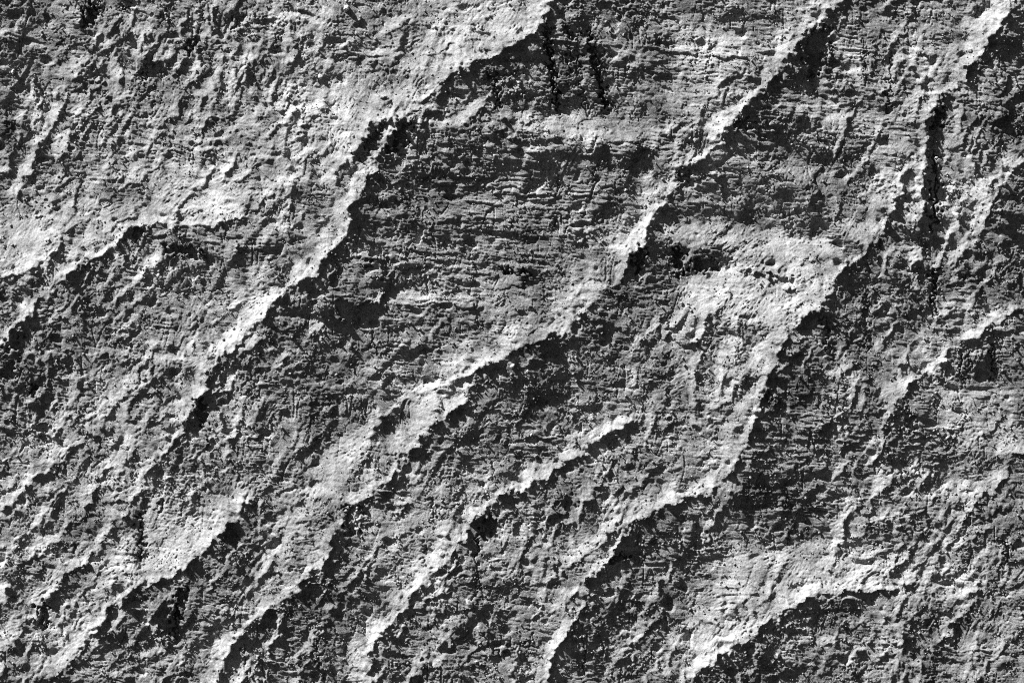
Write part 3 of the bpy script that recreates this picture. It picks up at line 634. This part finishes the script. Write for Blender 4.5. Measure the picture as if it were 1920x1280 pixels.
# bedding: beds that jut and are undercut, broken along their length
dip = np.tan(np.radians(3 + 7 * smooth((GX - 900) / 500) * smooth((420 - GY) / 200) + 9 * smooth((500 - GX) / 300) * smooth((500 - GY) / 200)))
yb = GY - dip * (GX - 960) + 5 * w1y + 1.2 * w2y
bedw = bed * (0.75 + 0.5 * shade)
for P, A, lam in ((8.5, 1.0, 50), (16.0, 2.0, 90), (37.0, 3.4, 170)):
    ph = yb / P + 0.6 * spectral(lam, 11.0, 3) + 0.08 * spectral(lam * 0.5, 3.0, 3) + 0.35 * step
    saw = ph - np.floor(ph)
    saw = np.where(saw < 0.80, saw / 0.80, (1 - saw) / 0.20)
    R += A * saw * bedw * (1 - 0.8 * CF) * np.clip(0.5 + 0.75 * spectral(lam, 9.0, 3), 0, 2.0)
R += bedw * (0.30 * spectral(7, 7, 3) + 0.55 * spectral(15, 7, 3))
# rills down the flanks: a long sunny side, then a short steep one
vr = GX * 0.848 + GY * 0.53 + 4 * w1x + 1.5 * w2x
for P, A, lam in ((13.0, 1.2, 60), (27.0, 2.4, 120), (66.0, 5.5, 230)):
    ph = vr / P + 0.6 * spectral(lam, 4.0, 122) + 0.12 * spectral(lam * 0.4, 2.5, 118)
    saw = ph - np.floor(ph)
    saw = np.where(saw < 0.66, saw / 0.66, (1 - saw) / 0.34)
    R += A * saw * rill * (1 - 0.65 * CF) * np.clip(0.15 + 0.85 * spectral(lam, 2.5, 122), 0, 1.8)
# upright joints
jn = spectral(44, 5.0, 97)
R -= 4.5 * np.exp(-(jn / 0.09) ** 2) * np.clip(spectral(110, sig=0.6) - 0.1, 0, 1.3) * (1 - 0.7 * lit)
# chipped facets
calm = 1 - 0.5 * np.clip((bed - 0.55) / 0.5, 0, 1)
for size, A, G, asp, sd in ((130, 15.0, 0.0, 1.5, 5), (62, 7.5, 4.0, 1.5, 1), (27, 2.0, 2.2, 2.0, 2), (12, 0.5, 0.3, 2.0, 3)):
    f1, f2, b0, b1 = worley(PXw, PYw, size, asp, 6, sd)
    pres = patchy(size * 3, 0.0, 1.25)
    R += pres * calm * (A * b1 + 0.14 * A * (b0 - 0.5))
    R -= pres * G * (1 - 0.75 * lit) * (1 - smooth((f2 - f1) / (2.0 / size + 0.02)))
# knobs and pits
n = spectral(36, 1.8, 5, sig=0.5); R += 0.6 * np.abs(n) * patchy(150, 0, 1.5)
n = spectral(80, 1.5, 0, sig=0.5); R += 1.6 * np.abs(n)
n = spectral(48, 1.5, 20, sig=0.5); R -= 6.0 * np.clip(n - 1.2, 0, 1.4) * patchy(200, 0.2, 1.3)
n = spectral(26, 1.4, 30, sig=0.5); R -= 3.2 * np.clip(n - 1.35, 0, 1.4) * patchy(150, 0.0, 1.3)
# smooth worn patches and coarse rubbly ones
coarse = (0.35 + 0.65 * calm) * patchy(130, 0.15, 1.35, 1.3) * patchy(45, 0.6, 1.35)
wr_ = smooth((rill - bed) * 1.2 + 0.5)
def fibres(ang):
    return 0.15 * spectral(9.0, 6.5, ang) + 0.27 * spectral(5.4, 6.0, ang) + 0.30 * spectral(3.8, 5.0, ang)
wb = smooth(shade * 0.9 + (bed - 0.6) * 0.8); wl_ = (1 - wb) * smooth(0.5 + 0.5 * spectral(150, sig=0.6) + (lit - 0.5) * 0.5)
wn = np.sqrt(wb ** 2 + wl_ ** 2 + (1 - wb - wl_).clip(0, 1) ** 2) + 0.05
fine = 1.25 * (wb * fibres(3) + wl_ * fibres(150) + (1 - wb - wl_).clip(0, 1) * fibres(124)) / wn + 0.14 * spectral(3.6, 1.3)
R += (0.35 + 0.65 * coarse) * (1.15 + 0.3 * lit) * fine
sp = spectral(5.5, 1.6, 150, sig=0.5); R += 0.4 * coarse * np.clip(sp - 1.2, 0, 2)
sp = spectral(9, 2.6, 140, sig=0.5); R -= 1.1 * coarse * np.clip(sp - 1.3, 0, 2)

R *= (1 - 0.38 * CF) * (0.82 + 0.18 * lit)

w3 = spectral(11, sig=0.6); w4 = spectral(11, sig=0.6)
# recesses cut back into the wall
for dp, wd, pts in RECESSES:
    P = np.array(pts); pad = wd + 14
    i0 = max(0, int((P[:, 0].min() - pad - X0) / C)); i1 = min(NX, int((P[:, 0].max() + pad - X0) / C) + 1)
    j0 = max(0, int((P[:, 1].min() - pad - Y0) / C)); j1 = min(NY, int((P[:, 1].max() + pad - Y0) / C) + 1)
    w = (slice(j0, j1), slice(i0, i1))
    px = GX[w] + 4.5 * w2x[w] + 1.6 * w3[w]; py = GY[w] + 4.5 * w2y[w] + 1.6 * w4[w]
    d, s, al, ln = seg_dist(px, py, pts, True)
    R[w] -= dp * np.where(inside(px, py, pts), smooth(d / wd), 0)

# the broken lip of each crest
for pts, dp, wl, taper in LIPS:
    P = np.array(pts); pad = wl + 20
    i0 = max(0, int((P[:, 0].min() - pad - X0) / C)); i1 = min(NX, int((P[:, 0].max() + pad - X0) / C) + 1)
    j0 = max(0, int((P[:, 1].min() - pad - Y0) / C)); j1 = min(NY, int((P[:, 1].max() + pad - Y0) / C) + 1)
    w = (slice(j0, j1), slice(i0, i1))
    px = bilinear(WX, GX[w], GY[w], X0, Y0, CC) + 0.5 * w3[w]; py = bilinear(WY, GX[w], GY[w], X0, Y0, CC) + 0.5 * w4[w]
    d, s, al, ln = seg_dist(px, py, pts)
    end = smooth(np.minimum(al, ln - al) / max(taper, 1))
    d = d * np.sign(s)
    R[w] += 1.3 * dp * end * (0.7 + 0.35 * w2x[w] + 0.3 * w1x[w]).clip(0.1, 1.4) * np.where(d > 0, np.exp(-d / (0.34 * wl)), np.exp(np.minimum(d, 0) / 3.4))

# open cracks and clefts
for wd, dp, pts in CRACKS:
    P = np.array(pts); pad = wd * 3 + 10
    i0 = max(0, int((P[:, 0].min() - pad - X0) / C)); i1 = min(NX, int((P[:, 0].max() + pad - X0) / C) + 1)
    j0 = max(0, int((P[:, 1].min() - pad - Y0) / C)); j1 = min(NY, int((P[:, 1].max() + pad - Y0) / C) + 1)
    w = (slice(j0, j1), slice(i0, i1))
    px = GX[w] + 3.5 * w2x[w] + 2 * w3[w]; py = GY[w] + 3.5 * w2y[w]
    d, s, al, ln = seg_dist(px, py, pts)
    end = smooth(np.minimum(al, ln - al) / (0.25 * ln + 1) + 0.15)
    R[w] -= dp * end * (1 - smooth(d / (wd * (0.4 + 0.6 * end))))

HF = H + R * RELIEF
HF -= HF.mean()

# ----------------------------------------------------------------------------
# materials
# ----------------------------------------------------------------------------
def rock_material(name, lo, hi, band=0.35):
    m = bpy.data.materials.new(name); m.use_nodes = True
    t = m.node_tree; N = t.nodes; K = t.links
    b = N['Principled BSDF']
    b.inputs['Roughness'].default_value = 0.95
    b.inputs['Specular IOR Level'].default_value = 0.15
    geo = N.new('ShaderNodeNewGeometry')
    def noise(scale, detail, stretch=None):
        n = N.new('ShaderNodeTexNoise'); n.inputs['Scale'].default_value = scale
        n.inputs['Detail'].default_value = detail; n.inputs['Roughness'].default_value = 0.65
        if stretch:
            mp = N.new('ShaderNodeMapping'); mp.inputs['Scale'].default_value = stretch
            mp.inputs['Rotation'].default_value = (0, math.radians(-5), 0)
            K.new(geo.outputs['Position'], mp.inputs['Vector']); K.new(mp.outputs[0], n.inputs['Vector'])
        else:
            K.new(geo.outputs['Position'], n.inputs['Vector'])
        return n.outputs['Fac']
    def math_(op, a, c):
        n = N.new('ShaderNodeMath'); n.operation = op
        for i, v in enumerate((a, c)):
            if isinstance(v, (int, float)): n.inputs[i].default_value = v
            else: K.new(v, n.inputs[i])
        return n.outputs[0]
    patch = noise(0.55, 6)
    beds = noise(1.0, 5, (0.35, 0.5, 5.0))
    grain = noise(26.0, 3)
    streak = noise(1.0, 5, (3.2, 1.0, 0.3))
    mix = math_('ADD', math_('ADD', math_('MULTIPLY', patch, 0.6), math_('MULTIPLY', streak, 0.3)), math_('ADD', math_('MULTIPLY', beds, band), math_('MULTIPLY', grain, 0.55 - band * 0.5)))
    r = N.new('ShaderNodeMapRange')
    r.inputs['From Min'].default_value = 0.66; r.inputs['From Max'].default_value = 0.98
    r.inputs['To Min'].default_value = lo; r.inputs['To Max'].default_value = hi
    K.new(mix, r.inputs['Value'])
    # scattered pale mineral grains
    v = N.new('ShaderNodeTexVoronoi'); v.inputs['Scale'].default_value = 9.0
    K.new(geo.outputs['Position'], v.inputs['Vector'])
    g = N.new('ShaderNodeMapRange'); g.inputs['From Min'].default_value = 0.10; g.inputs['From Max'].default_value = 0.2
    g.inputs['To Min'].default_value = 0.13; g.inputs['To Max'].default_value = 0.0
    K.new(v.outputs['Distance'], g.inputs['Value'])
    tot = math_('ADD', r.outputs[0], math_('MULTIPLY', g.outputs[0], math_('GREATER_THAN', noise(3.0, 2), 0.55)))
    cc = N.new('ShaderNodeCombineColor')
    for i in range(3): K.new(tot, cc.inputs[i])
    K.new(cc.outputs[0], b.inputs['Base Color'])
    bp = N.new('ShaderNodeBump'); bp.inputs['Strength'].default_value = 0.7; bp.inputs['Distance'].default_value = 0.025
    K.new(noise(40.0, 4), bp.inputs['Height']); K.new(bp.outputs[0], b.inputs['Normal'])
    return m
ROCK = rock_material('cliff_rock', 0.09, 0.46)
PALE = rock_material('pale_stone', 0.38, 0.68, 0.2)
MID = rock_material('grey_stone', 0.2, 0.4, 0.2)

# ----------------------------------------------------------------------------
# the cliff: one sheet of relief cut along its crests, ledges and walls
# ----------------------------------------------------------------------------
# past the photographed part the wall runs on with a coarser mesh
def run_on(v, lo, hi):
    return np.where(v < lo, lo + (v - lo) * 7, np.where(v > hi, hi + (v - hi) * 7, v))
VX = (run_on(GX, -40, 1960) - 960.0) * S
VZ = CZ + (640.0 - run_on(GY, -30, 1310)) * S
VY = -HF * S
verts = np.stack([VX, VY, VZ], -1).reshape(-1, 3).astype(np.float32)
idx = np.arange(NX * NY).reshape(NY, NX)
quads = np.stack([idx[:-1, :-1], idx[1:, :-1], idx[1:, 1:], idx[:-1, 1:]], -1).reshape(-1, 4)
qx = (GX[:-1, :-1] + C / 2); qy = (GY[:-1, :-1] + C / 2)
pi_ = np.clip(((qx - X0) / CC + 0.5).astype(int), 0, cnx - 1); pj_ = np.clip(((qy - Y0) / CC + 0.5).astype(int), 0, cny - 1)
qid = PART[pj_, pi_].reshape(-1)

def mesh_from(name, q, mat):
    u, inv = np.unique(q.reshape(-1), return_inverse=True)
    me = bpy.data.meshes.new(name)
    me.vertices.add(len(u)); me.vertices.foreach_set('co', verts[u].reshape(-1))
    n = len(q)
    me.loops.add(n * 4); me.loops.foreach_set('vertex_index', inv.astype(np.int32).reshape(-1))
    me.polygons.add(n); me.polygons.foreach_set('loop_start', np.arange(0, n * 4, 4, dtype=np.int32))
    me.polygons.foreach_set('loop_total', np.full(n, 4, np.int32))
    me.update(calc_edges=True)
    me.materials.append(mat)
    return me

cnt = np.bincount(qid[qid >= 0], minlength=len(parts))
for k in np.where(cnt < 350)[0]:
    qid[qid == k] = -1
cliff = bpy.data.objects.new('cliff_face', mesh_from('cliff_face', quads[qid < 0], ROCK))
sc.collection.objects.link(cliff)
cliff['kind'] = 'structure'
cliff['label'] = 'rough grey cliff face of eroded rock with slanting spurs and dark hollows'
for k in np.where(cnt >= 350)[0]:
    name, label = parts[k]
    o = bpy.data.objects.new(name, mesh_from(name, quads[qid == k], ROCK))
    sc.collection.objects.link(o); o.parent = cliff
    if label: o['label'] = label

# ----------------------------------------------------------------------------
# stones lodged in the face
# ----------------------------------------------------------------------------
gyy, gxx = np.gradient(HF, C)
def surf(x, y):
    X = np.array([x], np.float32); Y = np.array([y], np.float32)
    h = float(bilinear(HF, X, Y)[0])
    return Vector(((x - 960) * S, -h * S, CZ + (640 - y) * S))

def stone_mesh(name, seed, sub=2, squash=(1, .8, .75), cut=5):
    r = random.Random(seed)
    bm = bmesh.new()
    bmesh.ops.create_icosphere(bm, subdivisions=sub, radius=1.0)
    planes = []
    for _ in range(cut):
        n = Vector((r.uniform(-1, 1), r.uniform(-1, 1), r.uniform(-1, 1))).normalized()
        planes.append((n, r.uniform(.5, .8)))
    for v in bm.verts:
        for n, d in planes:
            e = v.co.dot(n) - d
            if e > 0: v.co -= n * e * 0.9
        v.co *= 1 + r.uniform(-.05, .05)
        v.co.x *= squash[0]; v.co.y *= squash[1]; v.co.z *= squash[2]
    me = bpy.data.meshes.new(name); bm.to_mesh(me); bm.free()
    return me

def place_stone(x, y, rx, rz, ang, me, mat, label, group=None, name='stone', sink=0.25, depth=None):
    me2 = me
    if not me2.materials: me2.materials.append(mat)
    o = bpy.data.objects.new(name, me2)
    sc.collection.objects.link(o)
    p = surf(x, y)
    d = (depth if depth else min(rx, rz)) * S
    o.location = p + Vector((0, -d * (0.45 - sink), 0))
    o.rotation_euler = (0, -math.radians(ang), 0)
    o.scale = (rx * S, d, rz * S)
    o['label'] = label; o['category'] = 'stone'
    if group: o['group'] = group
    return o
for i, (x, y, rx, rz, ang, tone, label) in enumerate(STONES):
    place_stone(x, y, rx, rz, ang, stone_mesh('stone', 40 + i, 3, (1, 1, 1), 12), PALE if tone else MID, label)

rr = random.Random(11)
peb = [stone_mesh('pebble', 90 + i, 1, (1, .9, .85), 4) for i in range(5)]
for m_ in peb: m_.materials.append(PALE)
n = 0
src = None
G = 'pale pebbles stuck in the rock face'
while n < 150:
    x = rr.uniform(15, 1905); y = rr.uniform(15, 1265)
    t = float(bilinear(TF, np.array([x], np.float32), np.array([y], np.float32))[0])
    if rr.random() > (0.9 if t < 0.2 else 0.25): continue
    s = rr.uniform(1.6, 3.0)
    if src is None:
        o = src = bpy.data.objects.new('pebble', peb[0]); 
    else:
        o = src.copy(); o.data = peb[n % 5]
    sc.collection.objects.link(o)
    o.location = surf(x, y) + Vector((0, -s * S * .15, 0))
    o.rotation_euler = (rr.uniform(0, 6), rr.uniform(0, 6), rr.uniform(0, 6))
    o.scale = (s * S * rr.uniform(.8, 1.4), s * S, s * S * rr.uniform(.7, 1.1))
    o['label'] = 'small pale pebble stuck in the rough grey rock face'
    o['category'] = 'pebble'; o['group'] = G
    n += 1

# loose grit caught on the face: one mass
nr = np.random.default_rng(5)
M = 26000
px = nr.uniform(-38, 1958, M).astype(np.float32); py = nr.uniform(-28, 1308, M).astype(np.float32)
dens = bilinear(np.clip(0.35 + 0.5 * spectral(110, sig=0.6) , 0.05, 1).astype(np.float32), px, py)
k = nr.random(M) < dens
px, py = px[k], py[k]; M = len(px)
hh = bilinear(HF, px, py)
rad = (0.9 + nr.gamma(1.6, 0.45, M)).clip(0.8, 3.4).astype(np.float32)
octv = np.array([[1, 0, 0], [-1, 0, 0], [0, 1, 0], [0, -1, 0], [0, 0, 1], [0, 0, -1]], np.float32)
octf = np.array([[0, 2, 4], [2, 1, 4], [1, 3, 4], [3, 0, 4], [2, 0, 5], [1, 2, 5], [3, 1, 5], [0, 3, 5]])
q = nr.standard_normal((M, 4)); q /= np.linalg.norm(q, axis=1)[:, None]
a, b, c, d = q.T
Rm = np.stack([np.stack([a*a+b*b-c*c-d*d, 2*(b*c-a*d), 2*(b*d+a*c)], -1),
               np.stack([2*(b*c+a*d), a*a-b*b+c*c-d*d, 2*(c*d-a*b)], -1),
               np.stack([2*(b*d-a*c), 2*(c*d+a*b), a*a-b*b-c*c+d*d], -1)], 1)
loc = np.stack([(px - 960) * S, -(hh + rad * 0.45) * S, CZ + (640 - py) * S], -1)
sv = octv[None] * nr.uniform(.7, 1.3, (M, 6, 1))
V = np.einsum('mij,mvj->mvi', Rm, sv) * (rad * S)[:, None, None] + loc[:, None]
F = (octf[None] + (np.arange(M) * 6)[:, None, None]).reshape(-1, 3)
me = bpy.data.meshes.new('grit')
me.vertices.add(M * 6); me.vertices.foreach_set('co', V.astype(np.float32).reshape(-1))
me.loops.add(len(F) * 3); me.loops.foreach_set('vertex_index', F.astype(np.int32).reshape(-1))
me.polygons.add(len(F)); me.polygons.foreach_set('loop_start', np.arange(0, len(F) * 3, 3, dtype=np.int32))
me.polygons.foreach_set('loop_total', np.full(len(F), 3, np.int32))
me.update(calc_edges=True); me.materials.append(MID)
o = bpy.data.objects.new('grit', me); sc.collection.objects.link(o)
o['kind'] = 'stuff'; o['label'] = 'loose grit and crumbs caught all over the rock face'; o['category'] = 'grit'
